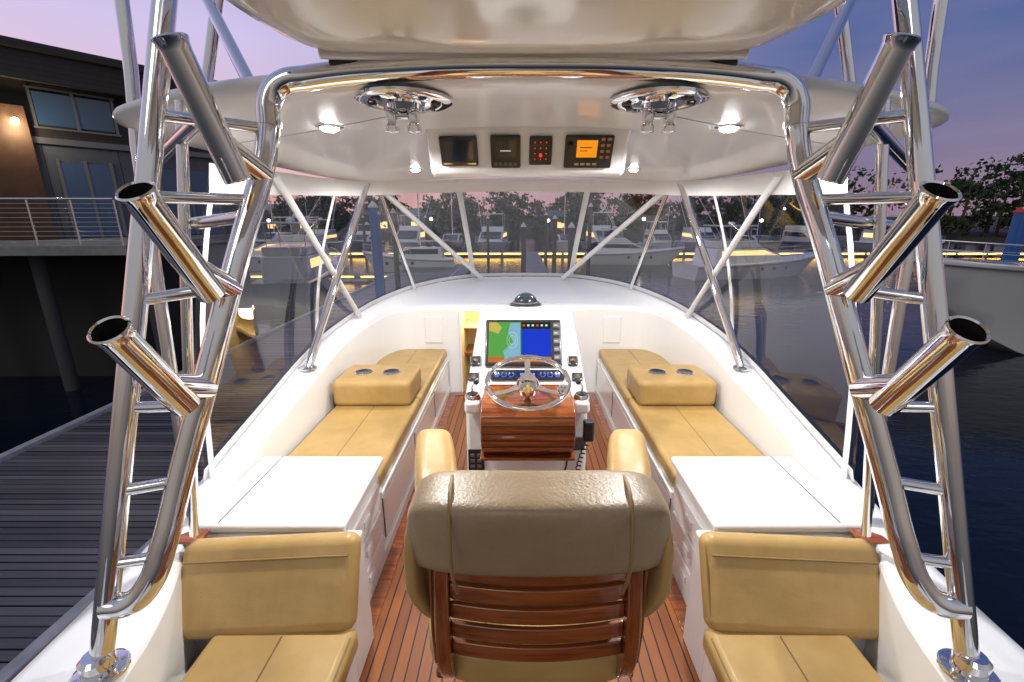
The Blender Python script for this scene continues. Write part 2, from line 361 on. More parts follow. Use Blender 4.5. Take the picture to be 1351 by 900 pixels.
for s in (-1,1):
    l=top('throttle_lever',(s*.285,2.22,.93))
    lathe('pod',[(.042,0),(.042,.012),(.034,.024),(.0,.028)],CHROME,l,close=False)
    lathe('pod_socket',[(.028,.0275),(.0,.0290)],BLACK,l,close=False)
    tube('arm',[(0,0,.02),(0,-.01,.07),(s*-.02,-.03,.095)],.006,CHROME,l,smooth=True)
    ball=lathe('grip',[(.001,-.015),(.010,-.011),(.015,0),(.010,.011),(.001,.015)],BLACK,l,M=T(s*-.024,-.034,.10),n=16)
AM=face_frame((0,2.279,0),(0,0,1))
sp_=top('breaker_panel')
onp('plate',-.325,-.235,.40,.60,.0,.008,BLACK,sp_,.004,F=AM)
for i in range(5):
    for j in range(2): onp('rocker',-.312+j*.037,-.288+j*.037,.42+i*.034,.44+i*.034,.008,.013,GREY,sp_,.002,F=AM)
hs=top('radio_handset')
onp('cradle',.25,.32,.60,.68,.0,.02,GREY,hs,.006,F=AM)
box('handset',.30,.36,2.20,2.25,.68,.80,BLACK,hs,.014,M=None)
cord=[]
for i in range(180):
    t=i/180; a=t*2*math.pi*16
    cord.append((.33-.05*math.sin(t*math.pi)+.012*math.cos(a),2.22+.012*math.sin(a),.68-.40*t))
tube('coiled_cord',cord,.0035,RUBBER,hs,res=3)
tube('plug_cord',[(.20,2.17,.70),(.21,2.15,.60),(.20,2.18,.48),(.24,2.2,.38)],.005,RUBBER,hs,smooth=True)
# ------------------------------------------------------------------ helm chair
ch=top('helm_chair')
def pad(name,W,H,D,fn,mat,parent,e=.35,nx=40,nz=28):
    V=[];F=[]
    def sg(v,p): return math.copysign(abs(v)**p,v)
    for j in range(nz+1):
        ph=-math.pi/2+math.pi*j/nz
        for i in range(nx):
            th=2*math.pi*i/nx
            x=W/2*sg(math.cos(ph),e)*sg(math.cos(th),e); y=D/2*sg(math.cos(ph),e)*sg(math.sin(th),e); z=H/2*sg(math.sin(ph),e)
            V.append(fn(x,y,z))
    for j in range(nz):
        for i in range(nx): F.append((j*nx+i,j*nx+(i+1)%nx,(j+1)*nx+(i+1)%nx,(j+1)*nx+i))
    ob=mesh(name,V,F,mat,parent,smooth=180); return ob
def backfn(x,y,z):
    u=x/.29
    return (x*(1+.05*(-z/.1)),.868+y+.055*u*u -.02*(z/.1),1.183+z+ .010*(1-u*u) -.018*u*u)
pad('back_roll',.60,.205,.18,backfn,VINB,ch,e=.34,nx=80,nz=48)
pad('back_cushion',.50,.40,.09,lambda x,y,z:(x,.975+y+.07*(x/.3)**2+.02*z,1.03+z),VIN,ch,e=.4,nx=60)
for s in (-1,1):
    def wf(x,y,z,s=s):
        return (s*(.287-.065*max(0,-z/.16)**1.6)+x, .895+y+.04*max(0,-z/.16), 1.035+z)
    pad('back_wing',.034,.30,.12,wf,VIN,ch,e=.6,nx=32)
    tube('back_piping',[(s*.172,.777,1.090),(s*.178,.760,1.15),(s*.182,.767,1.22),(s*.188,.82,1.284),(s*.195,.92,1.277)],.004,PIPE,ch,smooth=True)
    prof=[(.86,1.10),(.842,1.0),(.835,.9),(.85,.8),(.90,.70),(.98,.66),(1.0,.69),(.935,.74),(.895,.82),(.878,.9),(.882,1.0),(.90,1.10)]
    pp=catmull([(0,a,b) for a,b in prof],3)
    prism('wood_upright',[(p.y,p.z) for p in pp],*sorted((s*.205,s*.24)),VARNV,ch,bevel=.008)
    prism('wood_side_frame',[(.865,1.08),(.855,.9),(.875,.78),(.905,.78),(.89,.9),(.90,1.08)],*sorted((s*.244,s*.252)),VARNV,ch,bevel=.003)
    def af(x,y,z,s=s): return (s*(.322+.2*y)+x,1.36+y,1.03+z-.02*(y/.3)**2)
    pad('armrest',.14,.14,.46,af,VIN,ch,e=.5,nx=40)
    tube('arm_bracket',[(s*.27,1.05,.72),(s*.30,1.1,.80),(s*.31,1.30,.97)],.02,CHROME,ch,smooth=True)
for i,z in enumerate((1.065,1.01,.955,.90,.845)):
    w=.205
    n=12
    V=[];F=[]
    for k in range(n+1):
        x=-w+2*w*k/n
        yb=.862-.022*(1-(x/w)**2)
        for (dy,dz) in ((0,-.021),(0,.021),(.014,.021),(.014,-.021)): V.append((x,yb+dy,z+dz))
    for k in range(n):
        o=k*4
        for j in range(4): F.append((o+j,o+(j+1)%4,o+4+(j+1)%4,o+4+j))
    F.append((0,1,2,3)); F.append((n*4+3,n*4+2,n*4+1,n*4))
    mesh('wood_slat',V,F,VARN,ch,bevel=.004)
pad('seat_cushion',.60,.13,.62,lambda x,y,z:(x,1.20+y,.72+z+.02*(x/.3)**2),VIN,ch,e=.4,nx=64)
for x in (-.13,.13): tube('seat_seam',[(x,.93,.787),(x,1.2,.793),(x,1.46,.785)],.004,PIPE,ch,smooth=True)
box('seat_pan',-.27,.27,.95,1.46,.63,.66,VARN,ch,.01)
lathe('pedestal',[(.17,0),(.17,.012),(.075,.03),(.06,.06),(.06,.60),(.12,.63)],STEEL,ch,M=T(0,1.2,.008))
tube('footrest',[(-.2,1.4,.5),(-.2,1.62,.3),(.2,1.62,.3),(.2,1.4,.5)],.014,STEEL,ch)
# ------------------------------------------------------------------ hardtop
ht=top('hardtop')
def zc(x,y): return 2.25-.10*(x/1.5)**2-.055*max(0,(y-1.6)/2.8)
half=[(0,4.45),(.7,4.42),(1.15,4.26),(1.42,3.95),(1.51,3.4),(1.53,2.6),(1.53,2.0),(1.49,1.78),(1.35,1.68),(.95,1.60),(0,1.56)]
hp=[(p.x,p.y) for p in catmull([(a,b,0) for a,b in half],5)]
outl=hp+[(-x,y) for x,y in hp[::-1][1:-1]]
def ringv(sc,dz,top_=False):
    r=[]
    for x,y in outl:
        X=x*sc;Y=3+(y-3)*sc
        r.append((X,Y,zc(X,Y)+dz))
    return r
rings=[ringv(.02,0),ringv(.25,0),ringv(.5,0),ringv(.7,0),ringv(.85,0),ringv(.93,0),ringv(.965,.002),ringv(.985,.010),ringv(.998,.025),ringv(1,.038),ringv(.995,.052),ringv(.975,.068),ringv(.93,.085),ringv(.5,.12),ringv(.02,.12)]
n=len(outl);V=[v for r in rings for v in r];F=[]
for j in range(len(rings)-1):
    for i in range(n): F.append((j*n+i,j*n+(i+1)%n,(j+1)*n+(i+1)%n,(j+1)*n+i))
F.append(tuple(range(n)));F.append(tuple(range((len(rings)-1)*n,len(rings)*n)))
mesh('roof_shell',V,F,CEIL,ht,smooth=60)
def upper():
    prof=[(1.62,2.44,.78),(1.60,2.36,.80),(1.56,2.322,.83),(1.48,2.315,.87),(1.35,2.325,.905),(1.15,2.35,.92),(.9,2.40,.925),(.6,2.47,.92),(.3,2.55,.88),(.1,2.62,.8)]
    rows=[]
    pp=catmull([(w*.965,y,z) for y,z,w in prof],4)
    for p in pp:
        w=p.x; row=[]
        for k in range(-14,15):
            u=k/14; a=abs(u)
            up=.14*max(0,(a-.72)/.28)**2.2
            row.append((w*u,p.y-.10*u*u*(1 if p.y<1.5 else .4),p.z+up*.9))
        rows.append(row)
    grid('upper_station_floor',rows,CREAM,ht,smooth=60)
    tube('lip_moulding',[(.64*u,1.575-.03*u*u,2.322) for u in [k/12 for k in range(-12,13)]],.018,GEL,ht,smooth=True)
    tube('gap_shadow_strip',[(.62*u,1.59-.03*u*u,2.300) for u in [k/12 for k in range(-12,13)]],.007,BLACK,ht,smooth=True)  # black tube draws in the shadowed gap below the lip
    o2=[]
    for p in pp: o2.append([( -p.x,p.y-.04,p.z+.126),(-p.x*.96,p.y,p.z+.3),(0,p.y,p.z+.34),(p.x*.96,p.y,p.z+.3),(p.x,p.y-.04,p.z+.126)])
    grid('upper_station_top',o2,GEL,ht,smooth=40)
upper()
Tt=[(0,4.38,2.16),(.6,4.36,2.15),(1.05,4.24,2.13),(1.30,4.02,2.11),(1.44,3.5,2.09),(1.46,3.0,2.08),(1.46,2.6,2.07),(1.45,2.2,2.06)]
Ts=catmull(Tt,NS); Ee=Es[:len(Ts)]
en=top('clear_enclosure')
for s in (-1,1):
    rows=[]
    for e,t in zip(Ee,Ts):
        e=e+Vector((0,0,.012)); row=[]
        for k in range(7):
            f=k/6; p=e.lerp(t,f); bul=.05*math.sin(f*math.pi)
            row.append((s*(p.x+ (bul if p.x>1.2 else 0)),p.y+(bul if p.x<1.2 else 0),p.z))
        rows.append(row)
    grid('vinyl_panel',rows,CLEAR,en,smooth=180)
    def sm(v): return Vector((s*v.x,v.y,v.z))
    rows=[[sm(e+Vector((.004,.004,.012))),sm(e.lerp(t,.045)+Vector((-.008,-.008,.012)))] for e,t in zip(Ee,Ts)]
    grid('bottom_binding',rows,STRAP,en,smooth=180)
    rows=[[sm(t+Vector((-.012,-.012,.02))),sm(t.lerp(e,.085)+Vector((-.012,-.012,0)))] for e,t in zip(Ee,Ts)]
    grid('valance',rows,GEL,en,smooth=180)
    def seam(ie,it,w=.022):
        e=Ee[min(ie,len(Ee)-1)];t=Ts[min(it,len(Ts)-1)]
        e2=Ee[min(ie+1,len(Ee)-1)]; d=(e2-e) if ie+1<len(Ee) else (e-Ee[ie-1]); d.normalize()
        n_=Vector((-1,-.3,0)) if e.x>1.3 else Vector((0,-1,0))
        rows=[]
        for k in range(9):
            f=k/8;p=e.lerp(t,f); bul=.05*math.sin(f*math.pi)
            p=p+Vector((bul if p.x>1.2 else 0,bul if p.x<1.2 else 0,.01))+n_*.010
            rows.append([sm(p-d*w),sm(p+d*w)])
        grid('seam_binding',rows,STRAP,en,smooth=180)
    seam(8,8,.03); seam(36,30,.03); seam(55,55,.022)
fr=top('hardtop_support_frame')
for s in (-1,1):
    m=lambda x,y,z:(s*x,y,z)
    tube('forward_leg',[m(1.50,2.98,.83),m(1.31,4.05,2.14)],.028,STEEL,fr)
    lathe('leg_flange',[(.06,0),(.06,.01),(.035,.02)],STEEL,fr,M=T(s*1.50,2.98,.832),n=24)
    lathe('leg_flange',[(.03,-.03),(.055,-.012),(.055,-.002)],STEEL,fr,M=T(s*1.31,4.05,2.155),n=24)
    tube('front_brace',[m(1.30,4.08,2.14),m(.50,5.58,1.115)],.026,STRAP,fr)
    tube('corner_brace',[m(1.27,4.15,2.12),m(1.2,5.02,1.08)],.02,STEEL,fr)
    tube('side_brace',[m(1.41,2.7,2.07),m(1.49,4.05,.97)],.022,STRAP,fr)
    tube('aft_leg',[m(1.39,1.62,.66),m(1.46,1.82,2.1),m(1.44,1.84,2.36),m(1.36,1.86,3.6)],.022,STEEL,fr)
    tube('tower_leg',[m(1.06,1.92,2.33),m(1.5,2.4,2.9),m(1.95,2.9,3.5)],.024,STEEL,fr)
    tube('tower_leg',[m(1.5,2.3,2.30),m(1.15,2.4,3.6)],.024,STEEL,fr)
# ------------------------------------------------------------------ aft arch, ladders, rod holders
arch=top('hardtop_aft_arch')
ap=[(-.83,1.56,2.12),(-.825,1.575,2.20),(-.79,1.585,2.245),(-.70,1.59,2.265),(-.4,1.59,2.29),(0,1.59,2.298),(.4,1.59,2.29),(.70,1.59,2.265),(.79,1.585,2.245),(.825,1.575,2.20),(.83,1.56,2.12)]
tube('arch_tube',ap,.036,STEEL,arch,smooth=True,res=12)
for s in (-1,1):
    m=lambda x,y,z:(s*x,y,z)
    ld=top('tower_ladder')
    O0=Vector(m(1.235,1.0,.60)); O1=Vector(m(1.02,1.45,2.40)); O2=O0+(O1-O0)*1.5
    tube('outer_rail',[O0,O2],.029,STEEL,ld,res=12)
    inn=[m(.83,1.565,2.14),m(.848,1.54,2.02),m(.90,1.42,1.75),m(.965,1.29,1.42),m(1.04,1.18,1.10),m(1.075,1.11,.92),m(1.105,1.075,.83),m(1.15,1.055,.785),m(1.215,1.045,.78)]
    tube('inner_rail',inn,.034,STEEL,ld,smooth=True,res=12)
    ip=catmull(inn,6)
    def inner_at(z): return min(ip,key=lambda p:abs(p.z-z))
    def outer_at(z): return O0+(O1-O0)*((z-.6)/1.8)
    for z in (.90,1.10,1.33,1.62,1.90,2.12):
        tube('rung',[outer_at(z),inner_at(z)],.017,STEEL,ld)
    lathe('base_socket',[(.042,-.01),(.042,.05),(.032,.06)],STEEL,ld,M=T(*O0),n=24)
    lathe('base_plate',[(.068,-.004),(.068,.004),(.060,.008)],STEEL,ld,M=T(O0.x,O0.y,.600),n=28)
    for a in (45,135,225,315): lathe('bolt',[(.008,0),(.007,.004),(0,.005)],CHROME,ld,M=T(O0.x+.053*math.cos(R(a)),1.0+.053*math.sin(R(a)),.608),n=10,close=False)
    tube('stay',[m(1.30,1.50,.66),m(1.18,1.52,1.5),m(1.12,1.6,2.2)],.017,STEEL,ld)
    tube('cross_stay',[m(.86,1.46,1.85),m(1.42,1.72,1.80)],.02,STEEL,ld)
    tube('cross_stay',[m(1.0,1.48,2.12),m(1.5,1.86,2.0)],.022,STEEL,ld)
    for (a,b) in (((.925,1.312,2.283),(.856,1.395,1.945)),((.925,1.10,1.905),(.92,1.29,1.632)),((.962,.99,1.604),(.972,1.176,1.340))):
        rh=top('rod_holder'); A=Vector(m(*a));B=Vector(m(*b)); M,L=along(B,A)
        lathe('tube_body',[(.034,0),(.037,.004),(.037,L-.03),(.039,L-.012),(.042,L-.006),(.043,L),(.039,L+.004),(.035,L),(.034,L-.20),(.0,L-.20)],STEEL,rh,M=M,n=48,close=False)
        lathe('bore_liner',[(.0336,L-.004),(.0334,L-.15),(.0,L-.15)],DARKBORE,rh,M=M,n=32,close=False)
        lathe('drain_cap',[(0,-.001),(.034,0)],STEEL,rh,M=M,n=32,close=False)
        mid=B.lerp(A,.30); q=min(ip,key=lambda p:(p-mid).length)+Vector((0,0,-.01))
        mm,l2=along(q,mid); lathe('weld_boss',[(.036,0),(.036,l2)],STEEL,rh,M=mm,n=24)
# ------------------------------------------------------------------ ceiling fittings
WL=emis('lamp_lens',(1,.98,.95),50); WL2=emis('lamp_lens_small',(1,.98,.95),24)
for s in (-1,1):
    for (x,y,r,e,mm) in ((.83,2.06,.036,44,WL),(.80,3.55,.032,19,WL2)):
        d=top('ceiling_downlight',(s*x,y,zc(x,y)))
        lathe('trim_ring',[(r*1.6,0),(r*1.6,-.006),(r*1.15,-.010),(r*1.05,-.004)],CHROME,d,close=False)
        lathe('lens',[(r*1.05,-.004),(r,-.014),(r*.7,-.022),(0,-.026)],mm,d,close=False)
        ld_=bpy.data.lights.new('lamp','SPOT'); ld_.energy=e*2.4; ld_.spot_size=R(176); ld_.spot_blend=.35; ld_.shadow_soft_size=.04; ld_.color=(1,.98,.95)
        lo=bpy.data.objects.new('lamp',ld_); COL.objects.link(lo); lo.parent=d; lo.location=(0,0,-.045)
    t=top('teaser_reel',(s*.44,1.74,zc(.44,1.74)))
    lathe('flange',[(.165,0),(.165,-.01),(.15,-.016),(.125,-.014),(.12,-.008),(.10,-.010),(.09,-.018),(.05,-.02),(0,-.022)],STEEL,t,close=False,n=48)
    for k in range(8):
        a=k*math.pi/4; tube('slot_edge',[(.095*math.cos(a),.095*math.sin(a),-.014),(.125*math.cos(a),.125*math.sin(a),-.016)],.006,GREY,t)
    lathe('hub',[(.06,-.02),(.055,-.04),(.03,-.05),(0,-.05)],CHROME,t,close=False)
    for dx in (-.04,.035):
        lathe('drag_knob',[(.018,0),(.022,-.012),(.018,-.05),(.024,-.058),(.024,-.075),(.0,-.08)],CHROME,t,M=T(dx,-.03,-.035),n=20,close=False)
    tube('handle',[(-.04,-.03,-.06),(.05,-.03,-.06)],.010,CHROME,t)
    tube('teaser_line',[(s*.03,0,-.05),(s*.42,.12,-.09),(s*.95,.4,-.10)],.0018,STRAP,t)
    lathe('fairlead',[(.02,0),(.012,-.02),(.012,-.03)],STEEL,t,M=T(s*.95,.4,-.07),n=16)
eb=top('overhead_electronics_box')
prism('housing',[(2.235,2.29),(2.235,2.236),(2.35,2.045),(2.40,2.035),(3.3,2.17),(3.3,2.29)],-.47,.47,CEIL,eb,bevel=.02,seg=4)
OM=face_frame((0,2.35,2.045),(0,-.115,.191))
ins=[('fuel_gauge_display',-.41,-.235,.045,.185),('autopilot_display',-.175,-.035,.035,.19),('alarm_panel',.005,.112,.05,.185),('vhf_radio',.17,.395,.035,.19)]
for nm,x0,x1,y0,y1 in ins:
    g=top(nm); onp('case',x0,x1,y0,y1,.0,.016,BLACK,g,.008,F=OM,seg=3)
    if nm=='fuel_gauge_display':
        onp('screen',x0+.02,x1-.02,y0+.03,y1-.015,.016,.0175,DGLASS,g,0,F=OM); onp('trim',x0+.01,x1-.01,y0+.01,y0+.02,.016,.019,CHROME,g,.001,F=OM)
    elif nm=='autopilot_display':
        onp('screen',x0+.02,x1-.02,y0+.06,y1-.02,.016,.0175,DGLASS,g,0,F=OM)
        for i in range(5): onp('key',x0+.016+i*.023,x0+.03+i*.023,y0+.018,y0+.03,.016,.020,GREY,g,.001,F=OM)
        onp('readout',x0+.045,x1-.045,y0+.085,y0+.088,.0178,.0184,SW,g,0,F=OM)
    elif nm=='alarm_panel':
        for i in range(3):
            for j in range(4): onp('alarm_led',x0+.025+i*.026,x0+.029+i*.026,y0+.03+j*.026,y0+.034+j*.026,.016,.019,SGR,g,.0,F=OM)
        lathe('buzzer',[(.008,0),(.007,.006),(0,.006)],SGR,g,M=OM@T((x0+x1)/2,y0+.05,.016),n=20,close=False)
    else:
        onp('screen',x0+.055,x1-.075,y0+.055,y1-.02,.016,.0175,emis('amber_lcd',(1,.33,.015),.95),g,0,F=OM)
        onp('lcd_line',x0+.07,x1-.10,y0+.10,y0+.104,.0178,.0184,BLACK,g,0,F=OM); onp('lcd_line',x0+.07,x1-.12,y0+.085,y0+.088,.0178,.0184,BLACK,g,0,F=OM)
        for i in range(4):
            onp('soft_key',x0+.05+i*.028,x0+.07+i*.028,y0+.018,y0+.028,.016,.020,emis('key_glow',(.9,.5,.2),.3),g,.001,F=OM)
        for i in range(2):
            for j in range(4): onp('key',x1-.06+i*.028,x1-.043+i*.028,y0+.05+j*.028,y0+.062+j*.028,.016,.020,emis('key_glow',(.9,.35,.15),.22),g,.001,F=OM)
        lathe('volume_knob',[(.016,0),(.014,.018),(0,.02)],BLACK,g,M=OM@T(x0+.026,y0+.11,.016),n=20,close=False)
pl=bpy.data.lights.new('doorway_lamp','POINT'); pl.energy=7; pl.color=(1,.80,.5); pl.shadow_soft_size=.05
po=bpy.data.objects.new('doorway_lamp',pl); COL.objects.link(po); po.location=(-.48,4.95,.8); po.parent=boat
# ------------------------------------------------------------------ water
WZ=-3.4
wm=bpy.data.materials.new('water'); wm.use_nodes=True; nt=wm.node_tree; b=nt.nodes['Principled BSDF']
b.inputs['Base Color'].default_value=(.003,.009,.018,1); b.inputs['Roughness'].default_value=.05; b.inputs['IOR'].default_value=1.30; b.inputs['Specular IOR Level'].default_value=.40
tc=nt.nodes.new('ShaderNodeTexCoord'); mp=nt.nodes.new('ShaderNodeMapping'); mp.inputs['Scale'].default_value=(.7,1.5,1); nt.links.new(tc.outputs['Object'],mp.inputs[0])
n1=nt.nodes.new('ShaderNodeTexNoise'); n1.inputs['Scale'].default_value=1.3; n1.inputs['Detail'].default_value=4; nt.links.new(mp.outputs[0],n1.inputs['Vector'])
bp=nt.nodes.new('ShaderNodeBump'); bp.inputs['Strength'].default_value=.32; bp.inputs['Distance'].default_value=.10
nt.links.new(n1.outputs['Fac'],bp.inputs['Height']); nt.links.new(bp.outputs[0],b.inputs['Normal'])
mesh('water',[(-1500,-300,WZ),(1500,-300,WZ),(1500,2500,WZ),(-1500,2500,WZ)],[(0,1,2,3)],wm,None,smooth=0)
# ------------------------------------------------------------------ docks
DZ=-2.9
CONC=principled('dock_concrete',(.26,.26,.27),.6,bump=(12,.4,.01),var=(3,(.18,.18,.19)))
CONL=principled('dock_edge_light',(.48,.48,.49),.5,bump=(14,.3,.01),var=(4,(.34,.34,.36)))
dk=top('timber_dock')
V=[];F=[]
y=-6
while y<46:
    o=len(V); w=.138; dz=random.uniform(-.003,.003)
    for z in (DZ-.05,DZ+dz):
        for yy in (y,y+w):
            for xx in (-10.35,-5.62): V.append((xx,yy,z))
    F+=[(o+4,o+5,o+7,o+6),(o,o+1,o+5,o+4),(o+2,o+6,o+7,o+3),(o+1,o+3,o+7,o+5),(o,o+4,o+6,o+2)]
    y+=.15
mesh('planks',V,F,DOCKW,dk,smooth=0)
box('edge_strip',-5.61,-5.42,-6,46,DZ-.35,DZ+.05,CONL,dk,.02)
box('concrete_edge',-5.40,-4.5,-6,46,DZ-.35,DZ+.02,CONC,dk,.02)
box('edge_beam',-10.55,-10.37,-6,46,DZ-.3,DZ+.10,CONL,dk,.02)
box('fender_strip',-4.49,-4.40,-6,46,DZ-.2,DZ-.02,RUBBER,dk,.01)
for y in range(-4,46,5): box('float',-10.1,-4.8,y,y+3.6,WZ-.3,DZ-.36,CONC,dk,.03)
CL=principled('cleat_metal',(.3,.3,.31),.35,1)
for y in (4.5,10.5,16.5):
    c=top('mooring_cleat'); box('foot',-5.15,-5.05,y-.08,y+.08,DZ+.02,DZ+.08,CL,c,.01); tube('horn',[(-5.1,y-.2,DZ+.11),(-5.1,y,DZ+.09),(-5.1,y+.2,DZ+.11)],.025,CL,c)
YL=emis('yellow_strip_light',(1,.58,.10),9)
fd=top('marina_dock')
box('deck',-60,70,61,63.4,DZ-.3,DZ,CONC,fd,.02)
for x in range(-58,70,4): box('strip_light',x,x+3.6,60.90,60.98,DZ-.16,DZ-.02,YL,fd,0)
wd=top('finger_dock'); box('walkway',.6,2.6,22,61,DZ-.3,DZ+.02,CONC,wd,.02)
for y in range(24,60,5): box('bull_rail_light',.56,.60,y,y+2.6,DZ-.12,DZ-.07,YL,wd,0)
fd2=top('finger_dock'); box('walkway',-36,-5.5,37.5,39,DZ-.3,DZ+.02,CONC,fd2,.02)
for x in range(-34,-7,3): box('strip_light',x,x+2.4,37.42,37.48,DZ-.12,DZ-.05,YL,fd2,0)
PB=principled('blue_pile_sleeve',(.03,.14,.42),.4); PW=principled('pile_cap_white',(.7,.7,.7),.5); PT=principled('timber_pile',(.11,.085,.065),.8,bump=(20,.6,.01))
def pile(x,y,h,r=.17,mt=PT,capc=PW):
    p=top('mooring_pile',(x,y,0))
    lathe('shaft',[(r*1.05,WZ-1),(r,h-.3),(r,h)],mt,p,n=14)
    lathe('cap',[(r*1.15,h+.002),(r*1.15,h+.07),(.02,h+.32)],capc,p,n=14)
    lathe('hoop',[(r*1.25,DZ+.02),(r*1.25,DZ+.12)],GREY,p,n=14)
for a in [(2.9,26,1.2),(2.9,38,1.6),(.3,32,1.1),(2.9,50,1.9),(6.2,41,2.6),(-8,30,2.0),(-20,60.5,1.6),(-12,60.5,1.6),(12,60.5,1.5),(20,60.5,1.6),(-4,60.5,1.5),(30,60.5,1.6)]: pile(*a)
pile(-6.8,22,2.2,.2,PB); pile(-7.6,25,1.9,.2,PB); pile(27.5,26,2.0,.22,PB,principled('red_cap',(.6,.05,.04),.5)); pile(29.5,27.5,2.2,.22,PB)
# ------------------------------------------------------------------ yachts
WARMW=emis('warm_cabin_window',(1,.62,.25),1.8)
def yacht(name,loc,rot,L=13,lit=False,fly=True,zb=1.9,zs=1.2,hm=None):
    y=top(name,(loc[0],loc[1],WZ)); y.rotation_euler=(0,0,R(rot)); B=L*.31
    hull('hull',L,B,-.5,zs,zb,hm or HG,y)
    k=L/13; ca=random.uniform(.85,1.15); f0=random.uniform(-.03,.04)
    prism('cabin',[(-.30*L,zs),(-.28*L,zs+1.5*k*ca),(.06*L,zs+1.5*k*ca),((.22+f0)*L,zs+.45*k),((.28+f0)*L,zs+.1)],-B*.36,B*.36,HG,y,bevel=.12)
    prism('cabin_windows',[(-.25*L,zs+.75*k),(-.25*L,zs+1.3*k*ca),(.05*L,zs+1.3*k*ca),((.155+f0)*L,zs+.72*k)],-B*.364,B*.364,WARMW if lit else DGLASS,y,bevel=0)
    dv=zs+1.5*k*ca-.05
    mesh('windscreen',[(-B*.3,.075*L,dv),(B*.3,.075*L,dv),(B*.3,(.19+f0)*L,zs+.66*k),(-B*.3,(.19+f0)*L,zs+.66*k)],[(0,1,2,3)],DGLASS,y,smooth=0).location=(0,.012*L,.06)
    if fly:
        zt=zs+1.52*k*ca; tt=random.uniform(1.6,2.1)*k
        prism('flybridge',[(-.27*L,zt),(-.27*L,zt+.55*k),(-.02*L,zt+.6*k),(.05*L,zt)],-B*.34,B*.34,HG,y,bevel=.08)
        if random.random()<.75:
            box('hardtop',-B*.33,B*.33,-.25*L,-.01*L,zt+tt,zt+tt+.12,HG,y,.05)
            for sx in (-1,1):
                for yy in (-.23*L,-.04*L): tube('hardtop_leg',[(sx*B*.30,yy,zt+.4*k),(sx*B*.29,yy-.01*L,zt+tt)],.035,STEEL,y,res=2)
            lathe('radar_dome',[(.28,0),(.30,.12),(.2,.22),(0,.25)],HG,y,M=T(0,-.12*L,zt+tt+.15),close=False,n=14)
        for q in (-1,1):
            if random.random()<.7: tube('outrigger',[(q*B*.36,-.05*L,zt),(q*B*.6,-.25*L,zt+random.uniform(4,6.5)*k)],.03,HG,y,res=2)
    else:
        tube('mast',[(0,-.05*L,zs+1.5*k),(0,-.05*L,zs+9*k)],.06,HG,y,res=3)
        tube('boom',[(0,-.05*L,zs+2.4*k),(0,-.36*L,zs+2.5*k)],.09,HK,y,res=3)
    for sx in (-1,1):
        pts=[]
        for i in range(11):
            s=.45+.53*i/10; b_=B/2*(1-max(0,(s-.5)/.5)**2.4)*.93
            pts.append((sx*b_,-L*.42+L*s,zs+(zb-zs)*s*s+.75))
        tube('bow_rail',pts,.022,STEEL,y,res=3)
        tube('bow_rail_mid',[(p[0],p[1],p[2]-.35) for p in pts],.012,STEEL,y,res=2)
        for p in pts[::2]: tube('stanchion',[p,(p[0],p[1],p[2]-.70)],.016,STEEL,y,res=2)
        pts=[]
        for i in range(25):
            s=i/24; b_=(B/2*(.92+.08*math.sin(s*math.pi)) if s<.5 else B/2*max(0,1-((s-.5)/.5)**2.4))
            pts.append((sx*(b_+.01),-L*.42+L*s,zs+(zb-zs)*s*s-.14))
        tube('rub_rail',pts,.03,GREY,y,res=2)
        for j in range(3): lathe('porthole',[(.16,0),(.16,.01)],DGLASS,y,M=T(sx*B*.475,.02*L+j*1.2,zs-.32)@Matrix.Rotation(R(90*sx),4,'Y'),n=14)
    return y
yacht('motor_yacht',(28,17.6),88,22,zb=3.65,zs=2.9)
for i,(x,yy,r,L,lit,fl,hm) in enumerate([(-30,70,185,14,1,1,HG),(-23.5,71,176,11,0,1,HN),(-16.5,71,182,15,1,1,HG),(-10,70,180,11,0,0,HK),(-4.0,72,176,16,1,1,HG),(7,71,184,10,0,0,HG),(13,72,183,16,1,1,HN),(21,70,180,12,0,1,HG),(28,72,176,15,1,1,HG),(36,70,180,11,0,0,HK),(-38,72,180,13,0,0,HG),(45,72,180,16,0,1,HN),
    (12,52,262,11,0,1,HG),(20,41,284,14,1,1,HG),(-15.5,33,8,13,1,1,HN),(-24,47,95,14,1,1,HG),(-10,45,92,9,0,0,HG),(56,70,185,14,1,1,HG)]):
    yacht('moored_yacht',(x,yy),r,L,bool(lit),bool(fl),hm=hm)
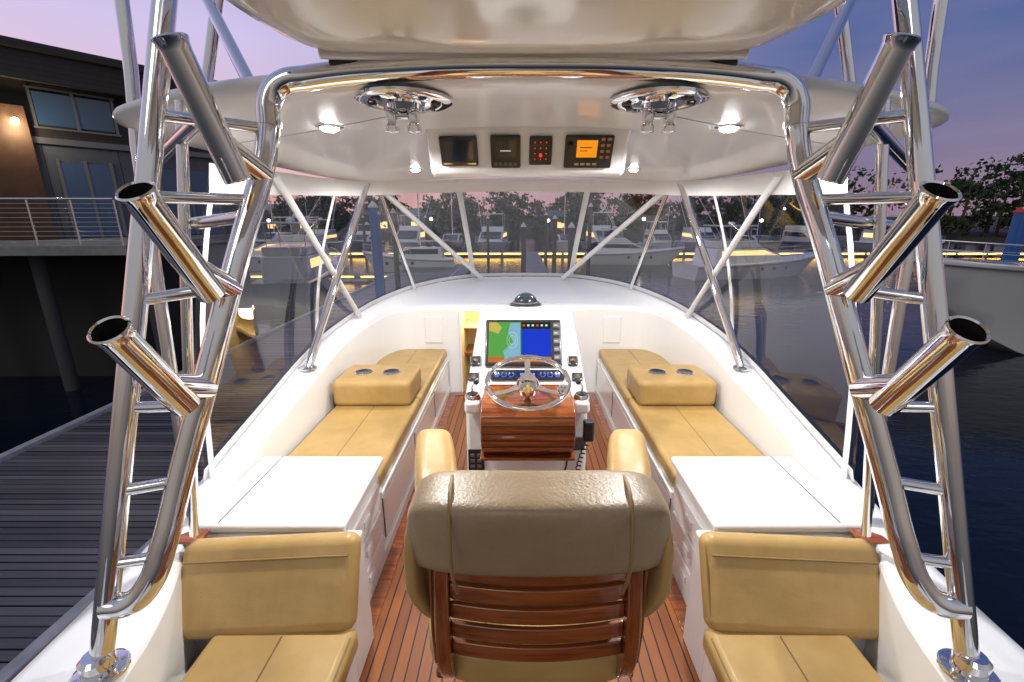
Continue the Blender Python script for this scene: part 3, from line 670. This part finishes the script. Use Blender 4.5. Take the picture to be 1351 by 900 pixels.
# ------------------------------------------------------------------ land and trees
LAND=principled('ground_bank',(.05,.05,.035),.9,bump=(.5,.6,.2))
def terr():
    rows=[]
    for j in range(8):
        r=[]
        for i in range(61):
            x=-330+i*11; base=112 if x<20 else 112-.30*(x-20) if x<120 else 82
            yy=base+[0,3,8,20,50,120,400,1800][j]
            z=[WZ-.5,WZ+.6,WZ+1.2,WZ+1.6,WZ+2,WZ+3,WZ+5,WZ+5][j]
            r.append((x*(1+.0*j)*(1 if j<5 else 1.6 if j<7 else 4),yy,z))
        rows.append(r)
    grid('ground',rows,LAND,None,smooth=60)
terr()
FOL=principled('foliage',(.030,.048,.022),.8,var=(.35,(.055,.080,.030)))
BARK=principled('bark',(.08,.06,.045),.9)
def treemass():
    V=[];F=[];TV=[];TF=[]
    def quad(c,s):
        a=Vector((random.gauss(0,1),random.gauss(0,1),random.gauss(0,1))).normalized(); b_=a.cross(Vector((random.random(),random.random(),random.random()))).normalized(); c2=a.cross(b_)
        o=len(V)
        for u,v in ((-1,-.6),(1,-.5),(.8,.7),(-.7,.6)): V.append(c+b_*u*s+c2*v*s)
        F.append((o,o+1,o+2,o+3))
    for k in range(180):
        x=random.uniform(-150,190); base=112 if x<20 else 112-.30*(x-20) if x<120 else 82
        y=base+random.uniform(4,22); h=random.uniform(6,10)+ (4 if x>60 else 0)+ (2 if random.random()<.15 else 0)
        z0=WZ+1
        o=len(TV); n=6
        for (rr,zz) in ((.3,0),(.2,h*.45),(.06,h*.85)):
            for i in range(n): TV.append((x+rr*math.cos(i*2*math.pi/n),y+rr*math.sin(i*2*math.pi/n),z0+zz))
        for j in range(2):
            for i in range(n): TF.append((o+j*n+i,o+j*n+(i+1)%n,o+(j+1)*n+(i+1)%n,o+(j+1)*n+i))
        w=h*random.uniform(.32,.46)
        for c in range(random.randint(13,18)):
            a=random.uniform(0,6.28); hh=random.uniform(.12,1); rr=w*math.sqrt(random.random())*(1.15-.75*abs(hh-.5)*1.2)
            cc=Vector((x+rr*math.cos(a),y+rr*math.sin(a),z0+h*hh)); cr=random.uniform(.8,1.7)
            for q in range(30):
                d=Vector((random.gauss(0,1),random.gauss(0,1),random.gauss(0,.75)))*cr*.55
                quad(cc+d,random.uniform(.2,.48))
    t=top('tree_line')
    mesh('foliage',V,F,FOL,t,smooth=0); mesh('trunks',TV,TF,BARK,t,smooth=0)
treemass()
LG=emis('lamp_glow',(1,.85,.6),16)
for x,y,z in ((-60,108,2),(-34,64,1),(-12,64.5,1.2),(4,64,1),(17,64,1.2),(33,64,1),(55,98,3),(75,92,4),(95,86,3),(-25,39,.6)):
    p=top('dock_lamp_post',(x,y,0)); tube('post',[(0,0,WZ),(0,0,z)],.07,GREY,p,res=2); lathe('lamp_globe',[(.02,0),(.2,.12),(.2,.3),(.02,.42)],LG,p,M=T(0,0,z),n=10)
# ------------------------------------------------------------------ waterfront building
bd=top('waterfront_building',(-19,12,0)); ang=math.atan2(9,6.5); bd.rotation_euler=(0,0,ang)
CLD=plank_mat('dark_cladding',2,.16,.012,(.026,.022,.022),(.050,.040,.038),(.004,.004,.004),.6,grain=(2,20))
CLG=principled('grey_panel',(.11,.12,.15),.6,bump=(8,.2,.005),var=(1.5,(.08,.09,.12)))
BRN=principled('rust_panel',(.10,.045,.022),.6,var=(2,(.065,.030,.016)))
FRM=principled('window_frame',(.20,.21,.23),.4,.6)
WG=principled('window_glass_blue',(.04,.10,.22),.06,coat=.5)
LB=11.2
box('roof_slab',-3,LB+.5,-1.0,9,6.75,7.0,CLD,bd,.02)
box('parapet_fascia',-2.9,LB+.35,-.85,-.65,5.9,6.75,CLD,bd,.02)
box('upper_wall',-2.5,LB,0,8,4.3,6.75,CLD,bd,.01)
box('lower_wall',-2.5,LB-.02,.02,8,1.08,4.28,CLG,bd,.01)
box('rust_column',3.0,5.05,-.45,.015,1.08,5.2,BRN,bd,.02)
box('lintel_band',5.1,LB+.02,-.12,-.002,4.15,4.35,FRM,bd,.01)
for i,(x0,x1) in enumerate(((-1.5,1.2),(1.5,2.9),(5.3,7.4),(7.9,10.6))):
    box('window_glass',x0+.06,x1-.06,-.06,-.003,4.75,5.75,WG,bd,0)
    for a in (x0,(x0+x1)/2,x1): box('window_mullion',a-.04,a+.04,-.10,-.004,4.68,5.82,FRM,bd,.006)
    box('window_sill',x0-.08,x1+.08,-.14,-.105,4.62,4.68,FRM,bd,.004); box('window_head',x0-.08,x1+.08,-.14,-.105,5.82,5.88,FRM,bd,.004)
for x0,x1 in ((5.6,7.0),(8.4,10.4)):
    box('door_glass',x0,x1,-.03,.018,1.1,3.6,WG,bd,0); 
    for a in (x0,(x0+x1)/2,x1): box('door_frame',a-.05,a+.05,-.06,.017,1.09,3.7,FRM,bd,.006)
for x in (5.3,7.3,7.7,8.1): box('panel_joint',x-.012,x+.012,.008,.022,1.1,4.15,BLACK,bd,0)
lathe('wall_lamp',[(.02,0),(.09,.03),(.09,.16),(.02,.2)],emis('wall_lamp_glow',(1,.82,.5),40),bd,M=T(4.75,-.58,4.6),n=12)
wl=bpy.data.lights.new('wall_lamp_light','POINT'); wl.energy=75; wl.color=(1,.8,.5); wl.shadow_soft_size=.1
wo=bpy.data.objects.new('wall_lamp_light',wl); COL.objects.link(wo); wo.parent=bd; wo.location=(4.75,-.95,4.5)
prism('terrace_slab',[(-24,11.6),(-10.7,12.6),(-10.7,14),(-13,22),(-24,22)],.80,1.07,CONC,top('terrace'),axis='z',bevel=.02)
tr=bpy.data.objects['terrace']
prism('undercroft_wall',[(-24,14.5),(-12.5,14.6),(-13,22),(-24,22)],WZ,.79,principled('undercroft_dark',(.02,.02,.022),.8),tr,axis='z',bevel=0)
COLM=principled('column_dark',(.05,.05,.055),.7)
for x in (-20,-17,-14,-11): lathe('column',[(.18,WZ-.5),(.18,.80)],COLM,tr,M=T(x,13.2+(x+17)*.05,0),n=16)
rl=top('terrace_railing')
def rp(x): return Vector((x,11.7+(x+24)*.0752,0))
for i in range(13):
    x=-23.8+i*1.08; p=rp(x); tube('post',[(p.x,p.y,1.07),(p.x,p.y,2.26)],.025,STEEL,rl,res=3)
a,b_=rp(-23.8),rp(-10.84)
tube('handrail',[(a.x,a.y,2.28),(b_.x,b_.y,2.28)],.03,STEEL,rl)
for z in [1.2+.12*i for i in range(9)]: tube('wire',[(a.x,a.y,z),(b_.x,b_.y,z)],.006,STEEL,rl,res=2)
for (x,y,w,d,h) in ((-75,116,26,10,5.5),(-40,118,18,10,4.5),(5,121,14,8,4)):
    f=top('marina_shed',(x,y,WZ+1)); box('walls',0,w,0,d,0,h,CLG,f,.02); prism('roof',[(-.6,h),(d/2,h+1.6),(d+.6,h)],-.6,w+.6,GREY,f,bevel=.02)
    for i in range(int(w/4)): box('lit_window',1+i*4,3+i*4,-.03,-.005,1.2,2.8,WARMW if i%2 else DGLASS,f,0)
# ------------------------------------------------------------------ sky + light
w=bpy.data.worlds.new('World'); scene.world=w; w.use_nodes=True; nt=w.node_tree; N=nt.nodes; L=nt.links
bg=N['Background']
sky=N.new('ShaderNodeTexSky'); sky.sky_type='NISHITA'; sky.sun_disc=False; sky.sun_elevation=R(1.0); sky.sun_rotation=R(-60)
tc=N.new('ShaderNodeTexCoord'); sp=N.new('ShaderNodeSeparateXYZ'); L.new(tc.outputs['Generated'],sp.inputs[0])
def ramp(els):
    r=N.new('ShaderNodeValToRGB'); r.color_ramp.elements[0].position=els[0][0]; r.color_ramp.elements[0].color=(*els[0][1],1)
    r.color_ramp.elements[1].position=els[-1][0]; r.color_ramp.elements[1].color=(*els[-1][1],1)
    for p,c in els[1:-1]:
        e=r.color_ramp.elements.new(p); e.color=(*c,1)
    L.new(sp.outputs['Z'],r.inputs[0]); return r.outputs[0]
west=ramp([(0,(.80,.42,.38)),(.10,(.72,.46,.54)),(.28,(.60,.52,.80)),(.6,(.27,.31,.58)),(1,(.19,.22,.33))])
east=ramp([(0,(.30,.20,.26)),(.08,(.20,.165,.29)),(.25,(.070,.115,.31)),(.6,(.055,.095,.27)),(1,(.15,.18,.31))])
mr=N.new('ShaderNodeMapRange'); mr.inputs[1].default_value=-.45; mr.inputs[2].default_value=.50; L.new(sp.outputs['X'],mr.inputs[0])
mp=N.new('ShaderNodeMapping'); mp.inputs['Scale'].default_value=(1.5,1.5,7); L.new(tc.outputs['Generated'],mp.inputs[0])
cn=N.new('ShaderNodeTexNoise'); cn.inputs['Scale'].default_value=2.2; cn.inputs['Detail'].default_value=6; L.new(mp.outputs[0],cn.inputs['Vector'])
cr=N.new('ShaderNodeMapRange'); cr.inputs[1].default_value=.45; cr.inputs[2].default_value=.75; cr.inputs[4].default_value=.12; L.new(cn.outputs['Fac'],cr.inputs[0])
mx=N.new('ShaderNodeMixRGB'); L.new(mr.outputs[0],mx.inputs[0]); L.new(west,mx.inputs[1]); L.new(east,mx.inputs[2])
south=ramp([(0,(.20,.17,.15)),(.15,(.32,.30,.30)),(.5,(.38,.39,.43)),(1,(.19,.21,.29))])
my=N.new('ShaderNodeMapRange'); my.inputs[1].default_value=.15; my.inputs[2].default_value=-.4; L.new(sp.outputs['Y'],my.inputs[0])
m4=N.new('ShaderNodeMixRGB'); L.new(my.outputs[0],m4.inputs[0]); L.new(mx.outputs[0],m4.inputs[1]); L.new(south,m4.inputs[2])
m3=N.new('ShaderNodeMixRGB'); m3.inputs[2].default_value=(.55,.40,.50,1); L.new(cr.outputs[0],m3.inputs[0]); L.new(m4.outputs[0],m3.inputs[1])
ad=N.new('ShaderNodeMixRGB'); ad.blend_type='ADD'; ad.inputs[0].default_value=.03; L.new(m3.outputs[0],ad.inputs[1]); L.new(sky.outputs[0],ad.inputs[2])
L.new(ad.outputs[0],bg.inputs[0]); bg.inputs[1].default_value=1.0
sl=bpy.data.lights.new('afterglow_sun','SUN'); sl.energy=.4; sl.angle=R(25); sl.color=(1,.95,.88); so=bpy.data.objects.new('afterglow_sun',sl); COL.objects.link(so); so.rotation_euler=(R(48),0,R(-20))  # weak, broad sun lamp added from behind the camera as afterglow
# ------------------------------------------------------------------ camera
cam=bpy.data.cameras.new('camera'); cam.lens=16.0; cam.sensor_width=36; cam.shift_x=-.0063; cam.clip_start=.02; cam.clip_end=5000
cob=bpy.data.objects.new('camera',cam); COL.objects.link(cob); cob.location=(-.045,0,1.85); cob.rotation_euler=(R(90-15.4),0,0)
scene.camera=cob
scene.view_settings.view_transform='Standard'; scene.view_settings.look='None'; scene.view_settings.exposure=0
